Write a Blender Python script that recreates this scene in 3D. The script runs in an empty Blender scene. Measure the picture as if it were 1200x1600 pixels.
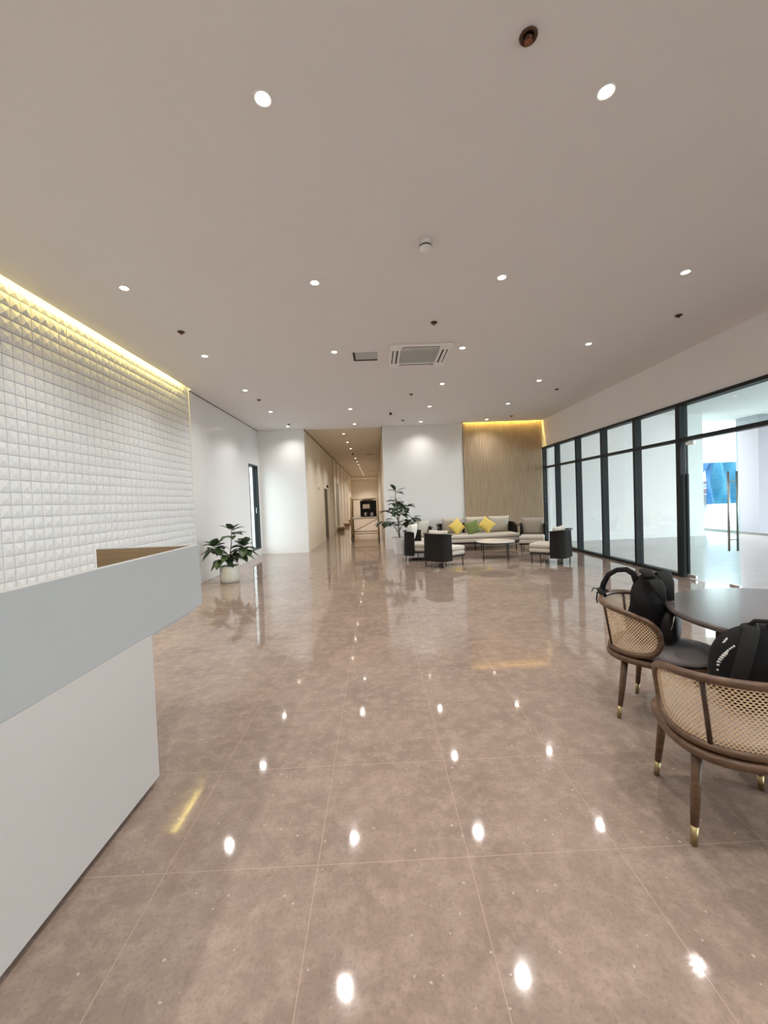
import bpy, math, random
from mathutils import Vector, Matrix
random.seed(7)
SC = bpy.context.scene
COL = SC.collection
pi = math.pi

# ------------------------------------------------------------------ camera
yaw, pitch, roll = 0.0181, -0.0276, -0.0384
cam_d = bpy.data.cameras.new('camera'); cam = bpy.data.objects.new('camera', cam_d); COL.objects.link(cam)
fw = Vector((math.sin(yaw)*math.cos(pitch), math.cos(yaw)*math.cos(pitch), math.sin(pitch)))
r0 = Vector((math.cos(yaw), -math.sin(yaw), 0)); u0 = r0.cross(fw)
rt = math.cos(roll)*r0 + math.sin(roll)*u0; up = -math.sin(roll)*r0 + math.cos(roll)*u0
M = Matrix(((rt.x, up.x, -fw.x, 0), (rt.y, up.y, -fw.y, 0), (rt.z, up.z, -fw.z, 1.435), (0, 0, 0, 1)))
cam.matrix_world = M
cam_d.sensor_fit = 'AUTO'; cam_d.sensor_width = 36; cam_d.lens = 631.2*36/1600
cam_d.clip_start = 0.02; cam_d.clip_end = 300
SC.camera = cam

# ------------------------------------------------------------------ world, light levels, exposure
SKY_STRENGTH = 4.8
SPOT_W = 58.0
SPOT_COL = (1.0, 0.955, 0.905)
CORR_W = 95.0
LENS_EMIT = 14.0
COVE_EMIT = 75.0
w = bpy.data.worlds.new('overcast_sky'); SC.world = w; w.use_nodes = True
bg = w.node_tree.nodes['Background']; bg.inputs[0].default_value = (0.87, 0.945, 1.0, 1); bg.inputs[1].default_value = SKY_STRENGTH
SC.view_settings.view_transform = 'Standard'; SC.view_settings.look = 'None'
SC.view_settings.gamma = 1; SC.view_settings.use_curve_mapping = False
SC.view_settings.exposure = 0.60
cy = SC.cycles
cy.use_denoising = True; cy.max_bounces = 10; cy.diffuse_bounces = 6; cy.glossy_bounces = 5; cy.transparent_max_bounces = 16
cy.caustics_reflective = False; cy.caustics_refractive = False; cy.sample_clamp_indirect = 6; cy.use_light_tree = True

# ------------------------------------------------------------------ materials
def newmat(name):
    m = bpy.data.materials.new(name); m.use_nodes = True
    nt = m.node_tree; return m, nt, nt.nodes['Principled BSDF']
def mat(name, col, rough=0.6, metal=0.0, noise=0.0, scale=20.0, bump=0.0, bscale=None, coat=0.0, spec=0.5, sheen=0.0):
    m, nt, b = newmat(name)
    b.inputs['Base Color'].default_value = (*col, 1); b.inputs['Roughness'].default_value = rough
    b.inputs['Metallic'].default_value = metal; b.inputs['Specular IOR Level'].default_value = spec
    if coat: b.inputs['Coat Weight'].default_value = coat; b.inputs['Coat Roughness'].default_value = 0.12
    if sheen: b.inputs['Sheen Weight'].default_value = sheen
    tc = nt.nodes.new('ShaderNodeTexCoord')
    nz = nt.nodes.new('ShaderNodeTexNoise'); nz.inputs['Scale'].default_value = scale; nz.inputs['Detail'].default_value = 5
    nt.links.new(tc.outputs['Object'], nz.inputs['Vector'])
    if noise:
        mx = nt.nodes.new('ShaderNodeMix'); mx.data_type = 'RGBA'
        mx.inputs[6].default_value = (*[c*(1-noise) for c in col], 1); mx.inputs[7].default_value = (*[min(1, c*(1+noise)) for c in col], 1)
        nt.links.new(nz.outputs['Fac'], mx.inputs[0]); nt.links.new(mx.outputs[2], b.inputs['Base Color'])
    if bump:
        n2 = nz
        if bscale:
            n2 = nt.nodes.new('ShaderNodeTexNoise'); n2.inputs['Scale'].default_value = bscale; n2.inputs['Detail'].default_value = 3
            nt.links.new(tc.outputs['Object'], n2.inputs['Vector'])
        bp = nt.nodes.new('ShaderNodeBump'); bp.inputs['Strength'].default_value = bump; bp.inputs['Distance'].default_value = 0.01
        nt.links.new(n2.outputs['Fac'], bp.inputs['Height']); nt.links.new(bp.outputs[0], b.inputs['Normal'])
    return m
def emit(name, col, s):
    m = bpy.data.materials.new(name); m.use_nodes = True; nt = m.node_tree; nt.nodes.clear()
    e = nt.nodes.new('ShaderNodeEmission'); e.inputs[0].default_value = (*col, 1); e.inputs[1].default_value = s
    o = nt.nodes.new('ShaderNodeOutputMaterial'); nt.links.new(e.outputs[0], o.inputs[0]); return m
def wood(name, c1, c2, rough=0.4, sx=3.0, sz=40.0, axis='X'):
    m, nt, b = newmat(name); b.inputs['Roughness'].default_value = rough
    tc = nt.nodes.new('ShaderNodeTexCoord'); mp = nt.nodes.new('ShaderNodeMapping')
    mp.inputs['Scale'].default_value = {'X': (sx, sz, sz), 'Y': (sz, sx, sz), 'Z': (sz, sz, sx)}[axis]
    nz = nt.nodes.new('ShaderNodeTexNoise'); nz.inputs['Scale'].default_value = 1.0; nz.inputs['Detail'].default_value = 6
    cr = nt.nodes.new('ShaderNodeValToRGB'); cr.color_ramp.elements[0].position = .35; cr.color_ramp.elements[1].position = .7
    cr.color_ramp.elements[0].color = (*c1, 1); cr.color_ramp.elements[1].color = (*c2, 1)
    L = nt.links.new; L(tc.outputs['Object'], mp.inputs[0]); L(mp.outputs[0], nz.inputs['Vector']); L(nz.outputs['Fac'], cr.inputs[0]); L(cr.outputs[0], b.inputs['Base Color'])
    return m
def floor_mat():
    m, nt, b = newmat('polished_stone_tile'); L = nt.links.new; N = nt.nodes.new
    tc = N('ShaderNodeTexCoord')
    def noise(s, d=6, r=.6, vec=None):
        n = N('ShaderNodeTexNoise'); n.inputs['Scale'].default_value = s; n.inputs['Detail'].default_value = d; n.inputs['Roughness'].default_value = r
        L(vec or tc.outputs['Object'], n.inputs['Vector']); return n
    def ramp(src, p0, c0, p1, c1):
        r = N('ShaderNodeValToRGB'); r.color_ramp.elements[0].position = p0; r.color_ramp.elements[1].position = p1
        r.color_ramp.elements[0].color = (*c0, 1); r.color_ramp.elements[1].color = (*c1, 1); L(src, r.inputs[0]); return r
    def mix(f, a, bb):
        x = N('ShaderNodeMix'); x.data_type = 'RGBA'; L(f, x.inputs[0])
        for s, i in ((a, 6), (bb, 7)):
            if isinstance(s, tuple): x.inputs[i].default_value = (*s, 1)
            else: L(s, x.inputs[i])
        return x.outputs[2]
    big = ramp(noise(1.9, 7, .66).outputs['Fac'], .3, FLOOR_A, .72, FLOOR_B)
    mid = noise(11, 8, .72)
    c = mix(ramp(mid.outputs['Fac'], .46, (0, 0, 0), .74, (.6, .6, .6)).outputs[0], big.outputs[0], FLOOR_C)
    fine = noise(70, 4, .7)
    c = mix(ramp(fine.outputs['Fac'], .30, (.35,)*3, .5, (0, 0, 0)).outputs[0], c, FLOOR_D)
    # pale flecks
    vo = N('ShaderNodeTexVoronoi'); vo.inputs['Scale'].default_value = 24; vo.inputs['Randomness'].default_value = 1
    wz = noise(30, 3, .6); va = N('ShaderNodeMixRGB'); va.blend_type = 'ADD'; va.inputs[0].default_value = .03
    L(tc.outputs['Object'], va.inputs[1]); L(wz.outputs['Color'], va.inputs[2]); L(va.outputs[0], vo.inputs['Vector'])
    gate = N('ShaderNodeMath'); gate.operation = 'GREATER_THAN'; gate.inputs[1].default_value = .70
    sx = N('ShaderNodeSeparateColor'); L(vo.outputs['Color'], sx.inputs[0]); L(sx.outputs[0], gate.inputs[0])
    fl = ramp(vo.outputs['Distance'], .07, (1, 1, 1), .13, (0, 0, 0))
    mg = N('ShaderNodeMath'); mg.operation = 'MULTIPLY'; L(fl.outputs[0], mg.inputs[0]); L(gate.outputs[0], mg.inputs[1])
    mg2 = N('ShaderNodeMath'); mg2.operation = 'MULTIPLY'; mg2.inputs[1].default_value = .6; L(mg.outputs[0], mg2.inputs[0])
    c = mix(mg2.outputs[0], c, (.62, .54, .46))
    # joints on a 0.6 m grid
    sp = N('ShaderNodeSeparateXYZ'); L(tc.outputs['Object'], sp.inputs[0])
    js = []
    for k, off in ((0, -0.288), (1, 1.570)):
        a = N('ShaderNodeMath'); a.operation = 'SUBTRACT'; a.inputs[1].default_value = off - 30*0.6015 - .3; L(sp.outputs[k], a.inputs[0])
        d = N('ShaderNodeMath'); d.operation = 'DIVIDE'; d.inputs[1].default_value = .6015; L(a.outputs[0], d.inputs[0])
        f = N('ShaderNodeMath'); f.operation = 'FRACT'; L(d.outputs[0], f.inputs[0])
        g = N('ShaderNodeMath'); g.operation = 'SUBTRACT'; g.inputs[1].default_value = .5; L(f.outputs[0], g.inputs[0])
        h = N('ShaderNodeMath'); h.operation = 'ABSOLUTE'; L(g.outputs[0], h.inputs[0])
        i = N('ShaderNodeMath'); i.operation = 'LESS_THAN'; i.inputs[1].default_value = .0025; L(h.outputs[0], i.inputs[0])
        js.append(i.outputs[0])
    jm = N('ShaderNodeMath'); jm.operation = 'MAXIMUM'; L(js[0], jm.inputs[0]); L(js[1], jm.inputs[1])
    jf = N('ShaderNodeMath'); jf.operation = 'MULTIPLY'; jf.inputs[1].default_value = .75; L(jm.outputs[0], jf.inputs[0])
    c = mix(jf.outputs[0], c, (.44, .34, .265))
    L(c, b.inputs['Base Color'])
    rr = ramp(noise(6, 5, .6).outputs['Fac'], .3, (.03,)*3, .75, (.085,)*3); L(rr.outputs[0], b.inputs['Roughness'])
    b.inputs['Specular IOR Level'].default_value = .42
    bp = N('ShaderNodeBump'); bp.inputs['Strength'].default_value = .03; bp.inputs['Distance'].default_value = .004
    L(noise(3.5, 4, .5).outputs['Fac'], bp.inputs['Height']); L(bp.outputs[0], b.inputs['Normal'])
    return m
FLOOR_A, FLOOR_B, FLOOR_C, FLOOR_D = (.225, .167, .138), (.325, .25, .208), (.46, .365, .30), (.125, .09, .072)
def cane_mat():
    m, nt, b = newmat('woven_cane'); L = nt.links.new; N = nt.nodes.new
    b.inputs['Base Color'].default_value = (.74, .56, .37, 1); b.inputs['Roughness'].default_value = .55
    uv = N('ShaderNodeUVMap'); sp = N('ShaderNodeSeparateXYZ'); L(uv.outputs[0], sp.inputs[0])
    def mth(op, a, bv=None, c=None):
        n = N('ShaderNodeMath'); n.operation = op
        for i, s in enumerate((a, bv)):
            if s is None: continue
            if isinstance(s, (int, float)): n.inputs[i].default_value = s
            else: L(s, n.inputs[i])
        return n.outputs[0]
    v = mth('DIVIDE', sp.outputs[1], .0105); row = mth('FLOOR', v)
    par = mth('MULTIPLY', mth('MODULO', row, 2.0), .5)
    u = mth('ADD', mth('DIVIDE', sp.outputs[0], .0165), par)
    du = mth('DIVIDE', mth('SUBTRACT', mth('FRACT', u), .5), .31); dv = mth('DIVIDE', mth('SUBTRACT', mth('FRACT', v), .5), .36)
    d2 = mth('ADD', mth('POWER', mth('ABSOLUTE', du), 2.0), mth('POWER', mth('ABSOLUTE', dv), 2.0))
    hole = mth('LESS_THAN', d2, 1.0)
    tr = N('ShaderNodeBsdfTransparent'); mx = N('ShaderNodeMixShader'); L(hole, mx.inputs[0]); L(b.outputs[0], mx.inputs[1]); L(tr.outputs[0], mx.inputs[2])
    L(mx.outputs[0], nt.nodes['Material Output'].inputs[0]); return m
def glass_mat(name, tint=(.93, .97, .96)):
    m = bpy.data.materials.new(name); m.use_nodes = True; nt = m.node_tree; nt.nodes.clear(); N = nt.nodes.new; L = nt.links.new
    tr = N('ShaderNodeBsdfTransparent'); tr.inputs[0].default_value = (*tint, 1)
    gl = N('ShaderNodeBsdfGlossy'); gl.inputs['Roughness'].default_value = .01
    fr = N('ShaderNodeFresnel'); ge = N('ShaderNodeNewGeometry'); io = N('ShaderNodeMapRange')     # same reflectance on both faces of a pane
    io.inputs[3].default_value = 1.4; io.inputs[4].default_value = 1/1.4; L(ge.outputs['Backfacing'], io.inputs[0]); L(io.outputs[0], fr.inputs[0])
    mx = N('ShaderNodeMixShader'); L(fr.outputs[0], mx.inputs[0]); L(tr.outputs[0], mx.inputs[1]); L(gl.outputs[0], mx.inputs[2])
    o = N('ShaderNodeOutputMaterial'); L(mx.outputs[0], o.inputs[0]); return m
MT = dict(
    floor=floor_mat(),
    ceiling=mat('ceiling_paint', (.83, .82, .825), .9, noise=.015, scale=2),
    white=mat('white_wall_paint', (.86, .86, .86), .5, noise=.012, scale=3),
    greypaint=mat('pale_grey_paint', (.36, .37, .40), .7),
    gloss_white=mat('semi_gloss_white_paint', (.80, .815, .835), .18, noise=.01, scale=3, coat=.5),
    tile=mat('white_ceramic_tile', (.74, .755, .775), .3, noise=.02, scale=6),
    corr=mat('cream_corridor_paint', (.80, .73, .62), .7, noise=.02, scale=3),
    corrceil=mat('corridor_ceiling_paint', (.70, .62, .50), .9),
    dark=mat('dark_shadow_gap', (.10, .09, .085), .8),
    slat=wood('pale_oak_slat', (.50, .37, .235), (.64, .50, .345), .5, sx=2, sz=30, axis='Z'),
    slatback=mat('slat_backing', (.17, .11, .06), .8),
    frame=mat('charcoal_aluminium', (.010, .0135, .0145), .5, spec=.3),
    glass=glass_mat('clear_glass'), doorglass=glass_mat('door_glass', (.88, .96, .95)),
    steel=mat('brushed_steel', (.48, .49, .49), .35, metal=1), chrome=mat('chrome', (.75, .75, .74), .15, metal=1),
    brass=mat('brass', (.42, .33, .18), .4, metal=1),
    deskgrey=mat('grey_laminate', (.375, .385, .39), .55, noise=.02, scale=4), deskwhite=mat('warm_white_laminate', (.50, .47, .455), .5, noise=.02, scale=4),
    deskwood=wood('brown_desk_liner', (.22, .155, .085), (.30, .21, .12), .5), kick=mat('dark_toe_kick', (.05, .045, .04), .6),
    plastic=mat('white_plastic', (.88, .88, .88), .4), grille=mat('grey_grille', (.50, .52, .50), .6), black=mat('black_plastic', (.012, .012, .012), .5),
    copper=mat('copper', (.30, .13, .08), .35, metal=.8), bronze=mat('dark_bronze', (.10, .055, .035), .35, metal=.7),
    leaf=mat('glossy_green_leaf', (.035, .066, .028), .4, noise=.45, scale=9), leafb=mat('pale_green_leaf', (.075, .13, .06), .4, noise=.4, scale=9),
    stem=mat('brown_stem', (.12, .10, .06), .7), soil=mat('dark_soil', (.04, .03, .02), .95, noise=.3, scale=60, bump=.5),
    potw=mat('white_glazed_pot', (.82, .82, .83), .35), potg=mat('pale_grey_glazed_pot', (.60, .60, .55), .28),
    fabric=mat('beige_fabric', (.58, .53, .46), .9, noise=.06, scale=120, bump=.15, sheen=.2), fabricw=mat('cream_fabric', (.70, .68, .62), .9, noise=.05, scale=120, bump=.15, sheen=.2),
    fabrict=mat('taupe_fabric', (.42, .37, .31), .9, noise=.05, scale=120, bump=.15, sheen=.2),
    yellow=mat('yellow_fabric', (.74, .56, .14), .85, noise=.06, scale=90, bump=.15), green=mat('olive_green_fabric', (.16, .21, .06), .85, noise=.08, scale=90, bump=.15),
    rope=mat('dark_woven_rope', (.020, .017, .015), .85, spec=.2, noise=.3, scale=150, bump=.4), metal=mat('black_powder_coat', (.03, .026, .024), .45, metal=.5),
    marble=mat('pale_stone_top', (.72, .66, .60), .25, noise=.05, scale=8),
    walnut=wood('walnut', (.075, .038, .020), (.135, .072, .038), .35, sx=5, sz=45, axis='X'), walnutd=wood('dark_walnut', (.030, .014, .010), (.055, .026, .017), .4, axis='Z'),
    tabletop=wood('dark_stained_tabletop', (.085, .070, .066), (.115, .095, .09), .2, sx=4, sz=40, axis='Y'),
    cane=cane_mat(), seat=mat('grey_seat_fabric', (.25, .225, .225), .9, noise=.1, scale=140, bump=.2),
    bag=mat('black_nylon', (.005, .005, .006), .8, spec=.25, noise=.3, scale=60, bump=.5, bscale=14), bagp=mat('dark_aubergine_nylon', (.010, .007, .011), .45, spec=.4, noise=.2, scale=60, bump=.3, bscale=18),
    bagd=mat('charcoal_webbing', (.009, .009, .009), .8, spec=.3, noise=.2, scale=200), reflect=mat('silver_reflective', (.75, .75, .76), .35, metal=.3),
    scaff=mat('weathered_yellow_steel', (.36, .27, .14), .5, metal=.4, noise=.25, scale=20), plank=wood('scaffold_board', (.34, .29, .22), (.47, .41, .33), .7),
    card=mat('brown_cardboard', (.24, .14, .07), .8, noise=.1, scale=10), cream=mat('cream_card', (.72, .62, .48), .8),
    tarp=mat('blue_tarp', (.014, .115, .29), .5, noise=.2, scale=4, bump=.4, bscale=3), tarpc=mat('cyan_tarp', (.022, .18, .31), .5, noise=.15, scale=4, bump=.4, bscale=3),
    pink=mat('pink_board', (.80, .45, .50), .7), concrete=mat('pale_concrete', (.32, .32, .31), .8, noise=.08, scale=3), tfloor=mat('terrace_stone', (.43, .39, .36), .22, noise=.12, scale=3),
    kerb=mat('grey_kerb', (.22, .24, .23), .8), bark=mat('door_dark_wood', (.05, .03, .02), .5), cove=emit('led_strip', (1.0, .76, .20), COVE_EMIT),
    lens=emit('downlight_lens', (1.0, .90, .72), LENS_EMIT), lensoff=mat('unlit_lens', (.80, .78, .74), .3), pink2=mat('grey_stuff', (.55, .50, .52), .8),
)

# ------------------------------------------------------------------ mesh helpers
class MB:
    def __init__(s): s.v = []; s.f = []; s.uv = None
    def add(s, vs, fs):
        n = len(s.v); s.v += [tuple(x) for x in vs]; s.f += [tuple(i+n for i in f) for f in fs]; return s
    def box(s, x0, x1, y0, y1, z0, z1, R=None):
        vs = [(x0, y0, z0), (x1, y0, z0), (x1, y1, z0), (x0, y1, z0), (x0, y0, z1), (x1, y0, z1), (x1, y1, z1), (x0, y1, z1)]
        if R is not None: vs = [R @ Vector(p) for p in vs]
        return s.add(vs, [(0, 3, 2, 1), (4, 5, 6, 7), (0, 1, 5, 4), (1, 2, 6, 5), (2, 3, 7, 6), (3, 0, 4, 7)])
    def lathe(s, prof, c=(0, 0, 0), n=32, R=None, ph=0):
        vs = []; fs = []
        for (r, z) in prof:
            for k in range(n):
                a = 2*pi*k/n + ph; vs.append(Vector((r*math.cos(a), r*math.sin(a), z)))
        m = len(prof)
        for i in range(m-1):
            for k in range(n):
                k2 = (k+1) % n; fs.append((i*n+k, i*n+k2, (i+1)*n+k2, (i+1)*n+k))
        fs.append(tuple(range(n))[::-1]); fs.append(tuple((m-1)*n+k for k in range(n)))
        if R is not None: vs = [R @ p for p in vs]
        return s.add([p+Vector(c) for p in vs], fs)
    def tube(s, pts, r, n=10, closed=False, flat=None, upv=(0, 0, 1)):
        P = [Vector(p) for p in pts]; m = len(P); rs = r if isinstance(r, (list, tuple)) else [r]*m
        vs = []; fs = []; prev = None
        for i in range(m):
            if closed: t = P[(i+1) % m]-P[(i-1) % m]
            else: t = P[min(i+1, m-1)]-P[max(i-1, 0)]
            t.normalize()
            if prev is None:
                u = Vector(upv); a = t.cross(u)
                if a.length < 1e-3: a = t.cross(Vector((1, 0, 0)))
            else: a = prev - t*prev.dot(t)
            a.normalize(); prev = a; b = t.cross(a)
            for k in range(n):
                th = 2*pi*k/n; ra = rs[i]; rb = rs[i]*(flat or 1)
                vs.append(P[i]+a*(ra*math.cos(th))+b*(rb*math.sin(th)))
        for i in range(m if closed else m-1):
            j = (i+1) % m
            for k in range(n): fs.append((i*n+k, i*n+(k+1) % n, j*n+(k+1) % n, j*n+k))
        if not closed: fs.append(tuple(range(n))[::-1]); fs.append(tuple((m-1)*n+k for k in range(n)))
        return s.add(vs, fs)
    def pillow(s, w, h, t, n=14, R=None, pinch=.07, e=2.6):
        vs = []; fs = []
        for side in (1, -1):
            for i in range(n+1):
                for j in range(n+1):
                    u = -1+2*i/n; v = -1+2*j/n
                    th = ((1-abs(u)**e)*(1-abs(v)**e))**.45
                    x = u*w/2*(1-pinch*(1-v*v)); y = v*h/2*(1-pinch*(1-u*u))
                    vs.append(Vector((x, y, side*(t/2*th+.002))))
        q = (n+1)**2
        for i in range(n):
            for j in range(n):
                a = i*(n+1)+j; fs.append((a, a+n+1, a+n+2, a+1)); fs.append((q+a, q+a+1, q+a+n+2, q+a+n+1))
        rim = [(i*(n+1)) for i in range(n+1)] + [n*(n+1)+j for j in range(1, n+1)] + [i*(n+1)+n for i in range(n-1, -1, -1)] + [j for j in range(n-1, 0, -1)]
        for a, b in zip(rim, rim[1:]+rim[:1]): fs.append((a, q+a, q+b, b))
        if R is not None: vs = [R @ p for p in vs]
        return s.add(vs, fs)
    def blob(s, c, rad, e=2.6, n=24, m=16, R=None, fn=None):
        vs = []; fs = []
        f = lambda x: math.copysign(abs(x)**(2/e), x)
        for i in range(m+1):
            ph = -pi/2+pi*i/m
            for k in range(n):
                th = 2*pi*k/n
                p = Vector((rad[0]*f(math.cos(ph))*f(math.cos(th)), rad[1]*f(math.cos(ph))*f(math.sin(th)), rad[2]*f(math.sin(ph))))
                if fn: p = fn(p)
                if R is not None: p = R @ p
                vs.append(p+Vector(c))
        for i in range(m):
            for k in range(n): fs.append((i*n+k, i*n+(k+1) % n, (i+1)*n+(k+1) % n, (i+1)*n+k))
        return s.add(vs, fs)
    def leaf(s, base, d, L, W, droop=.3, n=6):
        d = Vector(d).normalized(); side = d.cross(Vector((0, 0, 1)))
        if side.length < .05: side = Vector((1, 0, 0))
        side.normalize(); nrm = side.cross(d); vs = []; fs = []; B = Vector(base)
        for i in range(n+1):
            t = i/n; wd = W*max(.02, math.sin(pi*min(1, t*.93+.05))**.75)/2 if 0 < i < n else W*.03
            c = B+d*(L*t)-Vector((0, 0, 1))*(droop*L*t*t)
            for q in (-1, -.5, 0, .5, 1): vs.append(c+side*(wd*q)+nrm*(abs(q)*wd*.28))
        for i in range(n):
            for q in range(4): a = i*5+q; fs.append((a, a+1, a+6, a+5))
        return s.add(vs, fs)
    def build(s, name, m, parent=None, smooth=False, bevel=0, seg=2, sub=0, props=None):
        me = bpy.data.meshes.new(name); me.from_pydata(s.v, [], s.f); me.materials.append(MT[m] if isinstance(m, str) else m)
        if s.uv:
            l = me.uv_layers.new(name='UVMap')
            for lp in me.loops: l.data[lp.index].uv = s.uv[lp.vertex_index]
        if smooth:
            for p in me.polygons: p.use_smooth = True
        me.validate(); me.update()
        o = bpy.data.objects.new(name, me); COL.objects.link(o)
        if parent is not None: o.parent = parent
        if bevel:
            b = o.modifiers.new('bevel', 'BEVEL'); b.width = bevel; b.segments = seg; b.limit_method = 'ANGLE'; b.angle_limit = .6
            if smooth or seg > 2:
                for p in me.polygons: p.use_smooth = True
                try:
                    ns = o.modifiers.new('wn', 'WEIGHTED_NORMAL'); ns.keep_sharp = True
                except Exception: pass
        if sub:
            b = o.modifiers.new('sub', 'SUBSURF'); b.levels = sub; b.render_levels = sub
        for k, v in (props or {}).items(): o[k] = v
        return o
def B(x0, x1, y0, y1, z0, z1, R=None): return MB().box(x0, x1, y0, y1, z0, z1, R)
def tag(o, label, cat, group=None, kind=None):
    o['label'] = label; o['category'] = cat
    if group: o['group'] = group
    if kind: o['kind'] = kind
    return o
def thing(name, loc, rz, label, cat, group=None):
    o = bpy.data.objects.new(name, None); o.empty_display_size = .1; COL.objects.link(o); o.location = loc; o.rotation_euler = (0, 0, rz)
    return tag(o, label, cat, group)
def struct(o, label=None, cat=None):
    o['kind'] = 'structure'
    if label: o['label'] = label; o['category'] = cat or 'wall'
    return o
def copy_tree(o, parent=None):
    c = o.copy(); COL.objects.link(c)
    if parent is not None: c.parent = parent
    for ch in list(o.children): copy_tree(ch, c)
    return c
def face(dx, dy): return math.atan2(-dx, dy)          # rotation that turns local +y towards (dx, dy)

# ------------------------------------------------------------------ the room shell
LX, RX, BY, CZ, Y0 = -3.39, 4.96, 11.92, 3.62, -5.0
CXL, CXR, CY = -2.04, .25, 40.2
TY = 7.60                                             # where the tiled cladding ends
struct(MB().box(-3.7, RX+.06, Y0, BY+.0, -.12, 0).box(CXL-.7, CXR+.1, BY, CY+.2, -.12, 0).build('floor', 'floor'),
       'polished brown-grey stone tile floor with pale joints across the lobby', 'floor')
struct(MB().box(-3.33, RX+.1, Y0, 11.80, CZ, CZ+.12).box(-3.7, -3.33, TY, 11.80, CZ, CZ+.12).box(-3.7, 2.61, 11.80, BY+.12, CZ, CZ+.12)
       .box(-3.7, -3.33, Y0, TY, CZ+.22, CZ+.3).box(2.61, RX+.1, 11.80, BY+.12, CZ+.22, CZ+.3).box(-3.34, -3.33, Y0, TY, CZ+.12, CZ+.3).box(2.61, RX+.1, 11.79, 11.80, CZ+.12, CZ+.3)
       .build('ceiling', 'ceiling'), 'flat off-white lobby ceiling dotted with downlights', 'ceiling')
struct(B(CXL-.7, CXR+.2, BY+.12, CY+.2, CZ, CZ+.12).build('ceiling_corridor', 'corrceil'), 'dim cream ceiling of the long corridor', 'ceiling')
# left wall: white part with an opening for the tall window
wy0, wy1, wz0, wz1 = 10.95, 11.74, .2, 2.58
struct(MB().box(LX-.165, LX, TY, wy0, 0, CZ).box(LX-.165, LX, wy1, BY+.12, 0, CZ).box(LX-.165, LX, wy0, wy1, 0, wz0).box(LX-.165, LX, wy0, wy1, wz1, CZ)
       .build('wall_left', 'gloss_white'), 'glossy white wall between tiled cladding and far corner', 'wall')
# tiled cladding with pyramid relief
g = MB(); t = .1175; xf = LX-.02; ny = int((TY-.0-Y0)/t); nz = int((CZ+.2)/t)
g.box(LX-.3, xf-.012, Y0, TY, 0, CZ+.3)
for i in range(ny):
    for k in range(nz+1):
        y1 = TY-i*t-.002; y0 = y1-t+.004; z0 = k*t+.003; z1 = z0+t-.006
        a = xf-.012; b = xf+.003; c = xf+.013; ym = (y0+y1)/2+random.uniform(-.004, .004); zm = (z0+z1)/2+random.uniform(-.004, .004)
        g.add([(a, y0, z0), (a, y1, z0), (a, y1, z1), (a, y0, z1), (b, y0, z0), (b, y1, z0), (b, y1, z1), (b, y0, z1), (c, ym, zm)],
              [(0, 1, 5, 4), (1, 2, 6, 5), (2, 3, 7, 6), (3, 0, 4, 7), (4, 5, 8), (5, 6, 8), (6, 7, 8), (7, 4, 8)])
struct(g.build('wall_tiled', 'tile'), 'white wall of small pyramid relief tiles under a yellow cove light', 'wall')
struct(B(LX-.002, LX+.004, TY+.02, BY, CZ-.016, CZ).build('trim_1', 'dark'))  # dark strips here and in the corridor paint the shadow line under the ceiling
struct(B(CXL-.0, CXL+.006, BY, 36, CZ-.03, CZ).build('trim_2', 'dark'))
struct(B(CXR-.006, CXR, BY, 36, CZ-.03, CZ).build('trim_3', 'dark'))
struct(B(-3.7, CXL, BY, BY+.12, 0, CZ).build('wall_back_left', 'white'), 'white wall left of the corridor mouth', 'wall')
struct(B(CXR, RX+.2, BY, BY+.12, 0, CZ+.3).build('wall_back_right', 'white'), 'white wall right of the corridor mouth, behind the sofa', 'wall')
struct(B(CXL-.12, CXL, BY+.12, 30, 0, CZ).box(CXL-.5, CXL-.38, 30, CY, 0, CZ).box(CXL-.5, CXL, 30, 30.1, 0, CZ).build('wall_corridor_left', 'corr'), 'cream left wall of the long corridor', 'wall')
struct(B(CXR, CXR+.12, BY+.12, CY, 0, CZ).build('wall_corridor_right', 'corr'), 'cream right wall of the long corridor', 'wall')
struct(B(CXL-.6, CXR+.2, CY, CY+.12, 0, CZ).build('wall_corridor_end', 'corr'), 'cream end wall of the long corridor', 'wall')
for i, (yy, ww) in enumerate(((19.2, .10), (21.0, .12), (23.3, .12), (25.6, .12), (28.0, .12))):
    struct(B(CXL, CXL+.07, yy, yy+ww, 0, CZ-.03).build('trim_%d' % (i+4), 'corr'))
struct(B(CXL-.1, CXR, 34.5, 34.8, CZ-.18, CZ).build('beam', 'corr'))
struct(B(RX, RX+.2, Y0, BY, 2.83, CZ+.12).build('wall_right', 'ceiling'), 'long bulkhead wall above the dark window frames', 'wall')
struct(B(-3.7, RX+.2, Y0-.12, Y0, 0, CZ+.2).build('wall_front', 'white'))

# ------------------------------------------------------------------ glazing on the right
BAY = [11.90, 11.02, 9.88, 8.76, 7.64, 6.52]
zt, zh = 2.235, 2.83
def bar(m, y, z0, z1, wd=.06): m.box(RX-.02, RX+.12, y-wd/2, y+wd/2, z0, z1)
for i in range(5):
    a, b = BAY[i+1], BAY[i]
    e = bpy.data.objects.new('window_%d' % (i+1), None); COL.objects.link(e); e['kind'] = 'structure'
    e['label'] = 'tall dark-framed window bay, %s from the slatted panel' % ('first', 'second', 'third', 'fourth', 'fifth')[i]; e['category'] = 'window'
    m = MB(); bar(m, b, 0, zh, .06 if i else .05)
    if i == 4: bar(m, a, 0, zh, .09)
    m.box(RX-.015, RX+.11, a+.03, b-.03, 0, .05); m.box(RX-.015, RX+.11, a+.03, b-.03, zt-.025, zt+.025); m.box(RX-.03, RX+.12, a, b, zh-.05, zh)
    m.build('frame', 'frame', e, bevel=.004)
    B(RX+.045, RX+.053, a+.03, b-.03, .05, zt-.025).build('lower_pane', 'glass', e)
    B(RX+.045, RX+.053, a+.03, b-.03, zt+.025, zh-.05).build('upper_pane', 'glass', e)
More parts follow.
